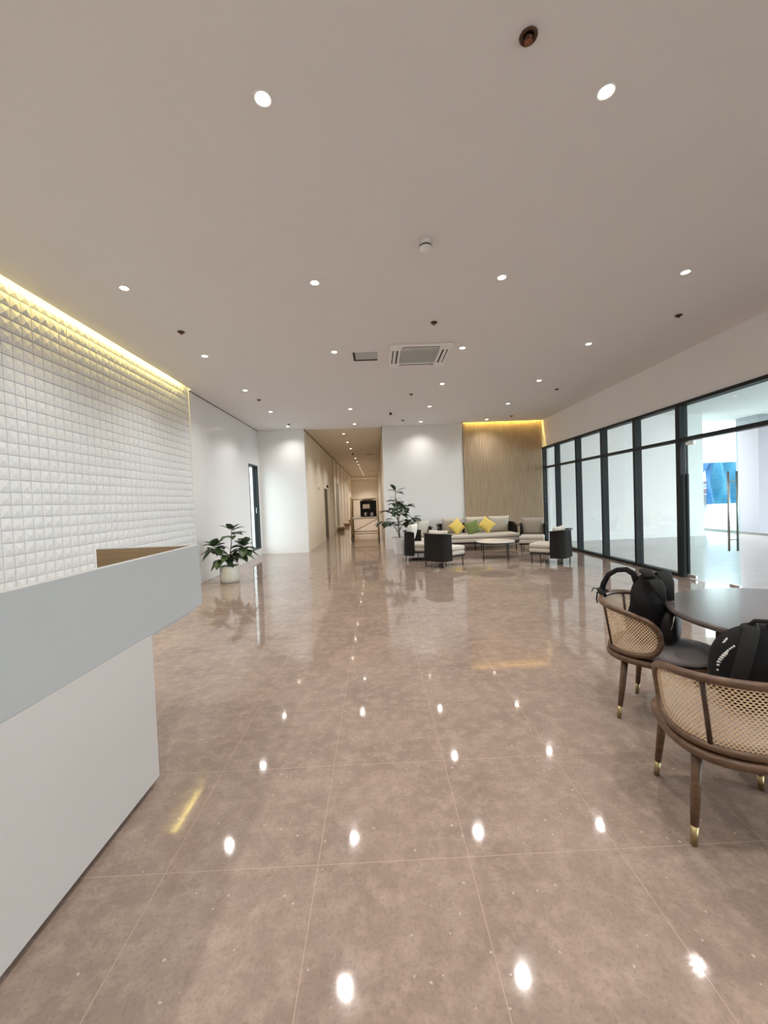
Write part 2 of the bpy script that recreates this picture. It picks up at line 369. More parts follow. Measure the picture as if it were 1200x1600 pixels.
# entrance door bay
e = thing('door_1', (0, 0, 0), 0, 'frameless clear glass entrance door with long vertical pull bars', 'door'); e['kind'] = 'structure'
m = MB(); yb = 4.30; bar(m, yb, 0, zh, .09); m.box(RX-.015, RX+.11, yb+.04, 6.48, zt-.03, zt+.03); m.box(RX-.03, RX+.12, yb, 6.52, zh-.05, zh); m.build('frame', 'frame', e, bevel=.004)
B(RX+.045, RX+.053, yb+.04, 6.475, zt+.03, zh-.05).build('upper_pane', 'doorglass', e)
B(RX+.042, RX+.054, 5.485, 6.44, .02, zt-.04).build('door_leaf', 'doorglass', e)
B(RX+.0405, RX+.0555, 5.480, 5.4848, .02, zt-.04).build('polished_edge', 'glass', e)
for q in (-1, 1):
    x = RX+.048+q*.062
    MB().tube([(x, 5.585, .54), (x, 5.585, 1.66)], .014, 14).build('pull_handle', 'steel', e, smooth=True)
for z in (.70, 1.52): MB().tube([(RX-.014, 5.585, z), (RX+.11, 5.585, z)], .008, 10).build('handle_standoff', 'steel', e, smooth=True)
B(RX+.03, RX+.066, 5.485, 5.64, .012, .065).build('corner_fitting', 'chrome', e, bevel=.004)
B(RX+.03, RX+.066, 6.25, 6.43, .012, .065).build('corner_fitting', 'chrome', e, bevel=.004)
B(RX+.03, RX+.066, 6.25, 6.43, zt-.10, zt-.045).build('corner_fitting', 'chrome', e, bevel=.004)
B(RX+.03, RX+.066, 6.395, 6.44, .07, 1.68).build('side_rail', 'frame', e, bevel=.003)
# remaining bays beside the camera
e = bpy.data.objects.new('window_6', None); COL.objects.link(e); e['kind'] = 'structure'
m = MB()
for k in range(8): bar(m, 4.30-k*1.12-1.12, 0, zh)
m.box(RX-.015, RX+.11, Y0, 4.255, 0, .05); m.box(RX-.015, RX+.11, Y0, 4.255, zt-.025, zt+.025); m.box(RX-.03, RX+.12, Y0, 4.3, zh-.05, zh)
m.build('frame', 'frame', e)
B(RX+.045, RX+.053, Y0, 4.255, .05, zt-.025).build('lower_pane', 'glass', e); B(RX+.045, RX+.053, Y0, 4.255, zt+.025, zh-.05).build('upper_pane', 'glass', e)
# tall window in the left wall
e = bpy.data.objects.new('window_7', None); COL.objects.link(e); e['kind'] = 'structure'; e['label'] = 'narrow dark-framed window in the glossy white wall behind the squat plant'; e['category'] = 'window'
m = MB(); xw = LX-.155; ym = (wy0+wy1)/2
m.box(xw+.012, LX+.012, wy1-.035, wy1, wz0, wz1).box(xw+.012, LX+.012, wy0, wy0+.012, wz0, wz1).box(xw+.012, LX+.012, wy0+.012, wy1-.035, wz1-.05, wz1).box(xw+.012, LX, wy0+.012, wy1-.035, wz0, wz0+.03)
m.build('frame', 'frame', e, bevel=.004)
B(xw+.05, xw+.08, wy1-.05, wy1-.0355, wz0+.03, wz1-.05).build('sash', 'frame', e, bevel=.004)
B(xw+.002, xw+.010, wy0, wy1, wz0, wz1).build('pane', 'glass', e)
B(xw+.0805, xw+.10, wy1-.055, wy1-.0355, 1.22, 1.38).build('latch', 'steel', e, bevel=.004)
# corridor doors
for n, (y0, y1, z1) in enumerate(((15.72, 16.86, 2.06), (20.6, 21.95, 2.5))):
    e = bpy.data.objects.new('door_%d' % (n+2), None); COL.objects.link(e); e['kind'] = 'structure'
    e['label'] = ('nearer', 'farther')[n]+' narrow dark doorway in the corridor left wall'; e['category'] = 'door'
    B(CXL-.001, CXL+.02, y0+.05, y1-.05, 0, z1-.05).build('dark_opening', 'bark', e)  # flat dark sheet painted as the shade inside the open doorway
    MB().box(CXL, CXL+.035, y0, y0+.05, 0, z1).box(CXL, CXL+.035, y1-.05, y1, 0, z1).box(CXL, CXL+.035, y0+.05, y1-.05, z1-.05, z1).build('door_frame', 'corr', e)

# ------------------------------------------------------------------ terrace and outdoors
struct(MB().box(RX+.06, 11.3, -14, 14.0, -.14, -.005).build('floor_terrace', 'tfloor'), 'pale polished terrace floor outside the windows', 'floor')
struct(B(-60, 80, -60, 90, -.35, -.16).build('ground', 'concrete'))
struct(B(RX+.2, 9.95, 12.1, 12.4, -.14, 3.7).build('wall_terrace', 'white'), 'long white terrace wall seen through the windows', 'wall')
struct(B(RX+.2, 14.6, -3.5, 13.6, 3.7, 3.9).build('ceiling_terrace', 'ceiling'), 'terrace ceiling beyond the glass', 'ceiling')
struct(B(12.05, 12.95, 12.5, 13.3, -.16, 3.7).build('column', 'greypaint'), 'square white terrace column', 'column')
struct(B(11.3, 11.48, -14, 14.0, -.16, .06).build('kerb', 'kerb'), 'dark grey kerb along the terrace edge', 'kerb')
tp = thing('tarp', (13.95, 16.2, -.16), 0, 'blue and turquoise tarpaulin screen hung beyond the terrace', 'tarp')
def sheet(x0, x1, z0, z1, nx, mname, name, f):
    m = MB(); vs = []; fs = []; nzz = 10
    for s_ in (0, .02):
        for i in range(nx+1):
            for k in range(nzz+1):
                x = x0+(x1-x0)*i/nx; z = z0+(z1-z0)*k/nzz; vs.append((x, f(x, z)+s_, z))
    q = (nx+1)*(nzz+1)
    for i in range(nx):
        for k in range(nzz): a = i*(nzz+1)+k; fs.append((a, a+nzz+1, a+nzz+2, a+1)); fs.append((q+a, q+a+1, q+a+nzz+2, q+a+nzz+1))
    m.add(vs, fs); m.build(name, mname, tp, smooth=True)
fold = lambda x, z: .09*math.sin(9*x+2*z)+.05*math.sin(17*x-1.3*z)
sheet(-.25, 1.55, .95, 2.62, 40, 'tarpc', 'turquoise_sheet', fold); sheet(-.52, -.26, .95, 2.62, 12, 'tarp', 'blue_fold', fold)
m = MB(); m.add([(-1.0, 0, 2.62), (-.35, 0, 2.62), (-.95, .02, 1.75), (-1.0, .02, 1.75), (-1.0, .05, 2.62), (-.35, .05, 2.62), (-.95, .07, 1.75), (-1.0, .07, 1.75)],
      [(0, 3, 2, 1), (4, 5, 6, 7), (0, 1, 5, 4), (1, 2, 6, 5), (2, 3, 7, 6), (3, 0, 4, 7)]); m.build('blue_flap', 'tarp', tp)
MB().tube([(-1.05, .06, 2.64), (1.6, .06, 2.64)], .025).build('top_rail', 'steel', tp); 
for x in (-1.05, 1.6): MB().tube([(x, .06, 0), (x, .06, 2.66)], .03).build('post', 'steel', tp)
pl = thing('board_stack', (13.3, 16.6, -.16), 0, 'pink, white and grey boards propped behind the tarpaulin', 'boards')
for k, (mm, z0, z1) in enumerate((('pink2', 0, 1.35), ('pink', 1.36, 1.6), ('white', 1.61, 1.75), ('pink', 1.76, 1.9))): B(-.35, .45, -.05, .15, z0, z1).build('board', mm, pl)

# ------------------------------------------------------------------ oak slat panel with cove light
sp = thing('slat_panel', (0, 0, 0), 0, 'tall oak slat wall panel behind the sofa, lit from a yellow cove', 'wall panel')
B(2.62, RX-.01, BY-.022, BY-.001, 0.02, CZ+.2).build('backing', 'slatback', sp)
m = MB(); x = 2.63
while x < RX-.05: m.box(x, x+.034, BY-.05, BY-.0225, .02, CZ+.2); x += .0485
m.build('slats', 'slat', sp, props={'label': 'row of narrow vertical oak slats'})
c1 = B(-3.385, -3.36, Y0+.1, TY-.3, CZ+.13, CZ+.15).build('led_strip', 'cove'); tag(c1, 'yellow cove LED strip along the top of the tiled wall', 'light strip', 'cove light strips')
c2 = B(2.66, RX-.06, 11.825, 11.85, CZ+.13, CZ+.15).build('led_strip', 'cove'); tag(c2, 'yellow cove LED strip along the top of the oak slat panel', 'light strip', 'cove light strips')

# ------------------------------------------------------------------ ceiling fittings
def spot(name, x, y, z, wt, parent, ang=135, col=SPOT_COL):
    l = bpy.data.lights.new(name, 'SPOT'); l.energy = wt; l.spot_size = math.radians(ang); l.spot_blend = 1.0; l.color = col; l.shadow_soft_size = .035
    o = bpy.data.objects.new(name, l); COL.objects.link(o); o.parent = parent; o.location = (x, y, z); return o
trim_p = MB().lathe([(.052, 0), (.052, -.005), (.047, -.008), (.037, -.004), (.037, 0)], n=32)
trim_o = trim_p.build('trim_ring', 'plastic', None, smooth=True)
lens_o = MB().lathe([(.036, -.001), (.036, -.0045), (.025, -.006)], n=24).build('lens', 'lens', None)
lensx_o = MB().lathe([(.036, -.001), (.036, -.0045), (.025, -.006)], n=24).build('lens', 'lensoff', None)
first = {'trim': trim_o, 'lens': lens_o, 'lensx': lensx_o}
def downlight(x, y, label, group, lit=True, watt=SPOT_W, ang=135):
    r = thing('downlight', (x, y, CZ), 0, label, 'ceiling light', group)
    for k in ('trim', 'lens' if lit else 'lensx'):
        o = first[k]
        if o.parent is not None: o = o.copy(); COL.objects.link(o)
        o.parent = r
    if lit: spot('lamp', 0, 0, -.02, watt, r, ang)
    return r
ords = ['nearest', 'second', 'third', 'fourth', 'fifth', 'sixth']
cols_ = ['leftmost', 'second from left', 'third from left', 'rightmost']
XS = [-2.39, -.525, 1.34, 3.2]
for j, y in enumerate((2.24, 4.07, 5.93, 7.73, 9.56, 11.4)):
    for i, x in enumerate(XS):
        lit = not (j == 3 and i == 1)
        rowtxt = ('row nearest the camera' if j == 0 else 'row nearest the back wall' if j == 5 else ords[j]+' row back from the camera')
        lab = '%s downlight, %s in the %s' % ('lit round' if lit else 'unlit small round', cols_[i], rowtxt)
        if j == 0: lab = 'lit round downlight overhead, %s of the %s' % (('out past left', 'left', 'right', 'out past right')[i], rowtxt)
        downlight(x, y, lab, 'lobby downlights', lit, SPOT_W*(.62 if j == 5 else 1))
for j, y in enumerate((.40, -1.43, -3.27)):
    for i, x in enumerate(XS): downlight(x, y, 'lit downlight above and behind the camera', 'downlights behind the camera')
for x, y, lb in ((9.62, 10.28, 'nearest'), (11.85, 12.1, 'second'), (10.72, 11.9, 'third'), (11.5, 13.1, 'farthest')):
    r = downlight(x, y, 'round fitting on the terrace ceiling seen through the upper door pane, %s of four' % lb, 'terrace downlights', False); r.location.z = 3.7
k = 0
for n in range(15):
    if n == 3: continue
    k += 1
    nm = ['first', 'second', 'third', 'fourth', 'fifth', 'sixth', 'seventh', 'eighth', 'ninth', 'tenth', 'eleventh', 'twelfth', 'thirteenth', 'last'][k-1]
    downlight(-.96, 12.97+1.83*n, '%s warm downlight along the corridor ceiling line%s' % (nm, '' if k > 1 else ', just past the mouth'), 'corridor downlights', True, CORR_W if n < 13 else CORR_W*2.2, 120)
# air conditioner
ac = thing('air_conditioner', (.72, 6.15, CZ), 0, 'square white ceiling cassette air conditioner with a grey centre grille', 'air conditioner')
m = MB()
m.box(-.45, .45, -.45, -.28, -.035, 0).box(-.45, .45, .28, .45, -.035, 0).box(-.45, -.28, -.28, .28, -.035, 0).box(.28, .45, -.28, .28, -.035, 0)
m.build('panel', 'plastic', ac, bevel=.012, seg=3)
m = MB(); m.box(-.279, .279, -.279, .279, -.028, 0); gx = m.build('grille', 'grille', ac, bevel=.004)
m = MB()
for q in range(13): m.box(-.265, .265, -.262+q*.042, -.262+q*.042+.014, -.033, -.0285)
m.build('grille_bars', 'grille', gx)
for a in range(4):
    R = Matrix.Rotation(a*pi/2, 3, 'Z')
    m = MB().box(-.27, .27, .318, .343, -.0375, -.0352, R).box(-.27, .27, .385, .402, -.0375, -.0352, R); m.build('louvre_slot', 'black', ac)
    MB().box(-.25, .25, .354, .384, -.043, -.0352, R).build('louvre', 'plastic', ac)
hat = thing('access_hatch', (-.08, 6.14, CZ), 0, 'open square ceiling hatch left of the air conditioner', 'hatch')
m = MB().box(-.2, .2, -.2, -.185, -.008, 0).box(-.2, .2, .185, .2, -.008, 0).box(-.2, -.185, -.185, .185, -.008, 0).box(.185, .2, -.185, .185, -.008, 0); m.build('rim', 'plastic', hat)
B(-.184, .184, -.184, .184, -.004, -.001).build('panel', 'grille', hat)
MB().box(-.184, -.15, -.184, .184, -.0075, -.0045).box(-.15, .184, .135, .184, -.0075, -.0045).build('open_gap', 'black', hat)
# sprinklers
def sprinkler(x, y, label):
    r = thing('sprinkler', (x, y, CZ), 0, label, 'sprinkler', 'ceiling sprinklers')
    MB().lathe([(.040, 0), (.043, -.004), (.040, -.010), (.030, -.011), (.026, -.002), (.0, -.002)], n=28).build('escutcheon', 'bronze', r, smooth=True)
    MB().lathe([(.020, -.002), (.019, -.016), (.010, -.020), (.008, -.026)], n=16).build('body', 'bronze', r, smooth=True)
    MB().lathe([(.003, -.026), (.019, -.029), (.019, -.031), (.003, -.034)], n=18).build('deflector', 'copper', r)
for x, y, lb in ((.81, 1.97, 'dark bronze sprinkler head overhead, nearest the camera'), (-2.33, 5.1, 'dark sprinkler head in front of the tiled wall, near left'), (.8, 5.05, 'dark sprinkler head just in front of the air conditioner'),
                 (3.88, 5.06, 'dark sprinkler head near the bulkhead, closest on that side'), (-2.34, 8.45, 'dark sprinkler head midway along the glossy white wall'), (.81, 8.41, 'dark sprinkler head on the centre line beyond the air conditioner'),
                 (3.84, 8.39, 'dark sprinkler head near the bulkhead, second on that side'), (-2.30, 11.1, 'dark sprinkler head in the far left corner of the ceiling'), (.81, 11.1, 'small sprinkler head right of the corridor mouth'),
                 (3.78, 11.03, 'dark sprinkler head in front of the oak slat panel')): sprinkler(x, y, lb)
def detector(x, y, z, label, sc=1, dark=False):
    r = thing('smoke_detector', (x, y, z), 0, label, 'smoke detector', 'smoke detectors')
    MB().lathe([(.035*sc, 0), (.035*sc, -.035*sc), (.030*sc, -.04*sc)], n=28).build('base', 'bronze' if dark else 'plastic', r, smooth=False)
    MB().lathe([(.047*sc, -.041*sc), (.0475*sc, -.0493*sc)], n=20).build('vent_ring', 'black', r)
    MB().lathe([(.046*sc, -.0495*sc), (.046*sc, -.058*sc), (.034*sc, -.072*sc), (.012*sc, -.078*sc)], n=28).build('dome', 'bronze' if dark else 'plastic', r, smooth=True)
detector(.5, 3.47, CZ, 'white smoke detector with a black vent ring between near downlights', 1.15)
detector(.44, 10.1, CZ, 'small dark detector just in front of the corridor mouth', .8, True)
detector(-.98, 18.3, CZ, 'dark detector among the corridor downlights', .9, True)
for (x, y, lb) in ((-.22, 19.1, 'nearer slot air vent in the corridor ceiling'), (-.24, 29.5, 'farther slot air vent in the corridor ceiling')):
    r = thing('ceiling_vent', (x, y, CZ), 0, lb, 'vent', 'corridor vents')
    B(-.26, .26, -.5, .5, -.02, 0).build('panel', 'corr', r); B(-.22, .22, -.45, -.2, -.024, -.0205).build('slot', 'black', r)

# ------------------------------------------------------------------ reception desk
rd = thing('reception_desk', (0, 0, 0), 0, 'L-shaped reception desk with grey upper panel cantilevered past its white base', 'desk')
DX = -1.2
B(-1.235, DX, -1.2, 2.73, .785, 1.19).build('front_panel', 'deskgrey', rd, bevel=.002, props={'label': 'grey overhanging front panel'})
B(-1.86, -1.236, 2.695, 2.73, .785, 1.19).build('end_panel', 'deskgrey', rd, bevel=.002)
B(-1.855, -1.236, 2.688, 2.6945, .79, 1.185).build('end_liner', 'deskwood', rd, props={'label': 'brown inner face of the end panel'})
B(-1.243, -1.2355, -1.2, 2.687, .79, 1.185).build('front_liner', 'deskwood', rd)
B(-1.84, -1.244, -1.2, 2.687, .745, .784).build('worktop', 'deskwhite', rd)
B(-1.80, -1.2352, -1.2, 2.12, .03, .744).box(-1.235, DX-.001, -1.2, 2.12, .03, .7848).build('base', 'deskwhite', rd, props={'label': 'warm white lower body'})
B(-1.78, DX-.035, -1.2, 2.06, 0, .03).build('toe_kick', 'kick', rd)

# ------------------------------------------------------------------ plants
def whorl(m, c, nl, L, W, el0, el1, rs, droop=.3):
    for i in range(nl):
        a = 2*pi*i/nl*1.0+rs.uniform(-.35, .35)+i*.4; el = rs.uniform(el0, el1)
        l = L*rs.uniform(.8, 1.15); d = (math.cos(a)*math.cos(el), math.sin(a)*math.cos(el), math.sin(el))
        c2 = (c[0], c[1], c[2]+rs.uniform(-.03, .03)*L/.2)
        m.leaf((c2[0]+d[0]*.03, c2[1]+d[1]*.03, c2[2]+d[2]*.03), d, l, W*rs.uniform(.85, 1.1), droop)
rs = random.Random(3)
p = thing('potted_plant', (-2.85, 7.74, 0), 0, 'squat broad-leaved plant in a pale grey round pot by the reception desk', 'plant', 'potted plants')
MB().lathe([(.155, 0), (.175, .012), (.183, .08), (.182, .22), (.174, .31), (.166, .315), (.160, .31), (.160, .27)], n=40).build('pot', 'potg', p, smooth=True)
MB().lathe([(.159, .262), (.159, .275), (.05, .285)], n=24).build('soil', 'soil', p)
m = MB(); tips = [(.07, .0, .98), (-.25, -.04, .64), (.29, .0, .63), (.03, -.08, .50), (-.10, -.05, .45), (.18, .05, .52)]
m.tube([(0, 0, .27), (.02, 0, .5), (.06, 0, .75), (.07, 0, 1.0)], [.012, .011, .009, .006], 8)
for t_ in tips[1:]: m.tube([(.01, 0, .28), (t_[0]*.45, t_[1]*.5, .28+(t_[2]-.28)*.65), t_], [.010, .008, .005], 8)
m.build('stem', 'stem', p, smooth=True)
m = MB(); whorl(m, (.07, 0, .98), 5, .23, .13, .3, 1.0, rs, .2); whorl(m, (.07, 0, .87), 7, .25, .13, -.05, .35, rs, .3)
m.build('top_foliage', 'leaf', p, smooth=True)
m = MB()
for t_ in tips[1:3]: whorl(m, t_, 12, .23, .17, -.5, .6, rs, .4); whorl(m, (t_[0], t_[1], t_[2]+.05), 9, .21, .16, .3, 1.3, rs, .15)
for t_ in tips[3:]: whorl(m, t_, 8, .24, .16, -.5, .5, rs, .5)
m.build('foliage', 'leaf', p, smooth=True)
p = thing('potted_plant', (.575, 10.82, 0), 0, 'taller single-stem plant in a white faceted pot beside the corridor mouth', 'plant', 'potted plants')
MB().lathe([(.145, 0), (.15, .01), (.225, .40), (.235, .44), (.215, .445), (.205, .43), (.2, .40)], n=8, ph=.3).build('pot', 'potw', p, bevel=.008, seg=2)
MB().lathe([(.195, .395), (.195, .40), (.05, .405)], n=8, ph=.3).build('soil', 'soil', p)
m = MB(); m.tube([(.02, 0, .4), (0, 0, .7), (-.03, 0, 1.1), (-.06, 0, 1.5), (-.05, 0, 1.72)], [.018, .016, .013, .01, .006], 8)
br = [(-.38, 0, .86), (.40, -.02, .92), (-.25, .15, 1.15), (.25, .1, 1.22), (.05, -.25, 1.1), (-.05, .1, 1.38), (-.16, -.12, .75), (.22, -.1, .85)]
for b_ in br: m.tube([(0, 0, b_[2]-.28), (b_[0]*.5, b_[1]*.5, b_[2]-.05), b_], [.009, .007, .004], 6)
m.build('stem', 'stem', p, smooth=True)
m = MB(); rs = random.Random(11)
whorl(m, (-.05, 0, 1.66), 6, .26, .14, .0, .9, rs, .2); whorl(m, (-.06, 0, 1.48), 3, .15, .06, -.1, .3, rs)
m.build('top_foliage', 'leaf', p, smooth=True)
m = MB()
for q, b_ in enumerate(br): whorl(m, b_, 9 if 2 <= q <= 5 else 7, .25, .17, -.35, .6, rs, .35)
whorl(m, (0, 0, 1.25), 10, .28, .17, -.2, .5, rs, .3)
m.build('foliage', 'leaf', p, smooth=True)

# ------------------------------------------------------------------ lounge seating
def ushell(name, par, A, Bk, yf, z0, z1, thick=.03, n=40, mname='rope', slope=0.0, top_out=.02):
    # wrapped back: U-shaped plan open towards +y, built as a thick shell of vertical ribs
    m = MB(); pts = []
    for i in range(n+1):
        s_ = i/n; 
        # path: (A,yf) -> straight to (A,-Bk+c) -> corner -> (-A,...)
        c = .16; L1 = yf+Bk-c; Lc = pi/2*c; L2 = 2*(A-c); T = 2*L1+2*Lc+L2; d = s_*T
        if d < L1: q = (A, yf-d)
        elif d < L1+Lc: a = (d-L1)/c; q = (A-c+c*math.cos(a), -Bk+c-c*math.sin(a))
        elif d < L1+Lc+L2: q = (A-c-(d-L1-Lc), -Bk)
        elif d < L1+2*Lc+L2: a = (d-L1-Lc-L2)/c; q = (-A+c-c*math.sin(a), -Bk+c-c*math.cos(a))
        else: q = (-A, -Bk+c+(d-L1-2*Lc-L2))
        pts.append(q)
    nz_ = 6; vs = []; fs = []
    for side in (0, 1):
        for i, q in enumerate(pts):
            e_ = max(0, (q[1]+Bk)/(yf+Bk)); zt_ = z1-slope*e_**1.5
            a = pts[max(0, i-1)]; b = pts[min(n, i+1)]; tx, ty = b[0]-a[0], b[1]-a[1]; ln = math.hypot(tx, ty); nx, ny_ = -ty/ln, tx/ln
            rib = .006*math.cos(i*pi) if side == 0 else 0
            for k in range(nz_+1):
                f_ = k/nz_; off = (-thick/2 if side else thick/2)+rib+top_out*f_
                vs.append((q[0]-nx*off*1.0, q[1]-ny_*off, z0+(zt_-z0)*f_))
    Q = (n+1)*(nz_+1)
    for i in range(n):
        for k in range(nz_):
            a = i*(nz_+1)+k; fs.append((a, a+1, a+nz_+2, a+nz_+1)); fs.append((Q+a, Q+a+nz_+1, Q+a+nz_+2, Q+a+1))
        a = i*(nz_+1); fs.append((a, a+nz_+1, Q+a+nz_+1, Q+a)); a += nz_; fs.append((a, Q+a, Q+a+nz_+1, a+nz_+1))
    for k in range(nz_):
        fs.append((k, Q+k, Q+k+1, k+1)); a = n*(nz_+1)+k; fs.append((a, a+1, Q+a+1, Q+a))
    m.add(vs, fs); o = m.build(name, mname, par, smooth=False)
    rail = [(q[0]+(top_out if q[0] > A*.9 else -top_out if q[0] < -A*.9 else 0), q[1]-(top_out if q[1] < -Bk*.9 else 0), z1-slope*max(0, (q[1]+Bk)/(yf+Bk))**1.5) for q in pts]
    MB().tube(rail, .013, 8).build('top_rail', 'metal', par, smooth=True)
    return o
def lounge(label, loc, d, cush, first_=[None]):
    if first_[0] is not None:
        r = copy_tree(first_[0]); r['label'] = label; r.location = loc; r.rotation_euler = (0, 0, face(*d))
    else:
        r = thing('lounge_chair', loc, face(*d), label, 'chair', 'lounge chairs around the coffee table'); first_[0] = r
        MB().box(-.30, .30, -.31, .35, .19, .225).build('seat_frame', 'metal', r, bevel=.01)
        ushell('rope_back', r, .315, .36, -.08, .13, .70, slope=.03)
        for sx in (-1, 1):
            for yy in (.32, -.30): MB().tube([(sx*.25, yy, 0), (sx*.25, yy, .195)], .012, 10).build('leg', 'metal', r, smooth=True)
        B(-.29, .29, -.29, .36, .228, .32).build('lower_cushion', 'fabric', r, bevel=.03, seg=4)
        B(-.295, .295, -.29, .365, .322, .415).build('upper_cushion', 'fabric', r, bevel=.035, seg=4)
        R = Matrix.Translation((0, -.235, .635)) @ Matrix.Rotation(math.radians(74), 4, 'X')
        MB().pillow(.56, .46, .19, R=R, pinch=.04).build('back_cushion', 'fabric', r, smooth=True)
    return r
def recol(r, mp):
    for ch in r.children:
        k = ch.name.split('.')[0]
        if k in mp: ch.data = ch.data.copy(); ch.data.materials[0] = MT[mp[k]]
def lower(r, dz, ang):
    for ch in r.children:
        if ch.name.startswith('back_cushion'): ch.location = (0, .03, dz); ch.rotation_euler = (0, 0, 0)
a = lounge('rope-backed lounge chair turned away from the camera, nearest on the left of the coffee table', (1.41, 8.66, 0), (.80, .60), None)
d_ = lounge('rope-backed lounge chair with upright cream cushion, beside the white faceted pot', (1.03, 9.60, 0), (.93, -.37), None); recol(d_, {'back_cushion': 'fabricw'})
c_ = lounge('rope-backed lounge chair nearest the windows, facing the coffee table', (3.66, 8.46, 0), (-.74, .67), None)
d_ = lounge('lounge chair with taupe back cushion in the corner between sofa and windows', (3.99, 10.32, 0), (-.42, -.91), None); recol(d_, {'back_cushion': 'fabrict'})
d_ = lounge('lounge chair partly hidden behind the front left chair, at the left end of the sofa', (1.17, 10.55, 0), (.25, -.97), None)
lower(a, -.09, 0); lower(c_, -.09, 0)
s = thing('sofa', (2.80, 11.22, 0), pi, 'long beige three-cushion sofa in front of the oak slat panel', 'sofa')
MB().box(-1.02, 1.02, -.36, .40, .185, .222).build('seat_frame', 'metal', s, bevel=.01)
ushell('rope_back', s, 1.09, .42, .10, .16, .70, n=110, slope=.1)
for sx in (-.95, 0.0, .95):
    for yy in (.36, -.32): MB().tube([(sx, yy, 0), (sx, yy, .19)], .014, 10).build('leg', 'metal', s, smooth=True)
B(-1.04, 1.04, -.36, .42, .225, .325).build('lower_cushion', 'fabric', s, bevel=.03, seg=4)
B(-1.045, 1.045, -.36, .43, .327, .43).build('upper_cushion', 'fabric', s, bevel=.04, seg=4)
for q in (-.66, 0, .66):
    R = Matrix.Translation((q, -.27, .655)) @ Matrix.Rotation(math.radians(76), 4, 'X')
    MB().pillow(.60, .47, .2, R=R, pinch=.03).build('back_cushion', 'fabric', s, smooth=True)
def throw(x, y, z, col, label, rz, rot):
    R = Matrix.Rotation(math.radians(70), 4, 'X') @ Matrix.Rotation(rot, 4, 'Z')
    o = MB().pillow(.37, .37, .14, R=R, pinch=.10).build('throw_pillow', col, None, smooth=True); o.location = (x, y, z); o.rotation_euler = (0, 0, rz)
    tag(o, label, 'pillow', 'throw pillows on the sofa')
throw(2.21, 11.15, .64, 'yellow', 'yellow throw pillow tilted on its corner, left of the green pillow', .1, .68)
throw(2.62, 11.05, .605, 'green', 'olive green throw pillow leaning between two yellow ones', -.15, .30)
throw(3.03, 11.12, .66, 'yellow', 'yellow throw pillow tilted on its corner, right of the green pillow', -.1, .85)
t_ = thing('coffee_table', (2.74, 9.36, 0), 0, 'low round pale-topped coffee table in front of the sofa', 'table')
MB().lathe([(.43, .385), (.44, .39), (.44, .405), (.432, .41)], n=56).build('tabletop', 'marble', t_, smooth=False)
MB().lathe([(.41, .36), (.418, .362), (.418, .383), (.41, .384)], n=48).build('rim', 'metal', t_)
for a in range(4):
    th = a*pi/2+pi/4-.25; MB().tube([(.39*math.cos(th), .39*math.sin(th), 0), (.39*math.cos(th), .39*math.sin(th), .365)], .011, 10).build('leg', 'metal', t_, smooth=True)

# ------------------------------------------------------------------ dining table and cane chairs
dt = thing('dining_table', (2.27, 2.10, 0), 0, 'round dark-stained wooden table at the right edge', 'table')
MB().lathe([(.585, .712), (.61, .718), (.62, .732), (.62, .742), (.613, .75)], n=72).build('tabletop', 'tabletop', dt, bevel=0)
m = MB().box(-.39, .39, -.03, .03, .03, .711).box(-.03, .03, .0305, .39, .03, .711).box(-.03, .03, -.39, -.0305, .03, .711)
R = Matrix.Rotation(math.radians(-20), 3, 'Z'); m.v = [tuple(R @ Vector(v)) for v in m.v]; m.build('crossed_base', 'walnutd', dt, bevel=.004)
MB().lathe([(.32, 0), (.32, .022), (.31, .0295)], n=48).build('foot_plate', 'walnutd', dt)
TM = math.radians(105); TC = math.radians(64); SHY = -.07; ZB = .437
def shell_pt(th, z):
    f_ = (z-.43)/.29; A_ = .25+.035*f_; B_ = .235+.055*f_; n_ = 2.5
    sx, cx = math.sin(th), math.cos(th); g_ = lambda q: math.copysign(abs(q)**(2/n_), q)
    return Vector((A_*g_(sx), SHY-B_*g_(cx), z))
def z_lim(th):
    q = abs(th)/TM; zt_ = .725-.055*q**2.2; zb = ZB
    e_ = max(0, (abs(th)-TC)/(TM-TC)); mid = zb+(zt_-zb)*.45; r_ = math.sqrt(max(0, 1-e_*e_))
    return mid-(mid-zb)*(1-max(0, (e_-.35)/.65)**2.2)**.5 if e_ > .35 else zb, mid+(zt_-mid)*(1-e_**3.4)**.5 if e_ < 1 else mid
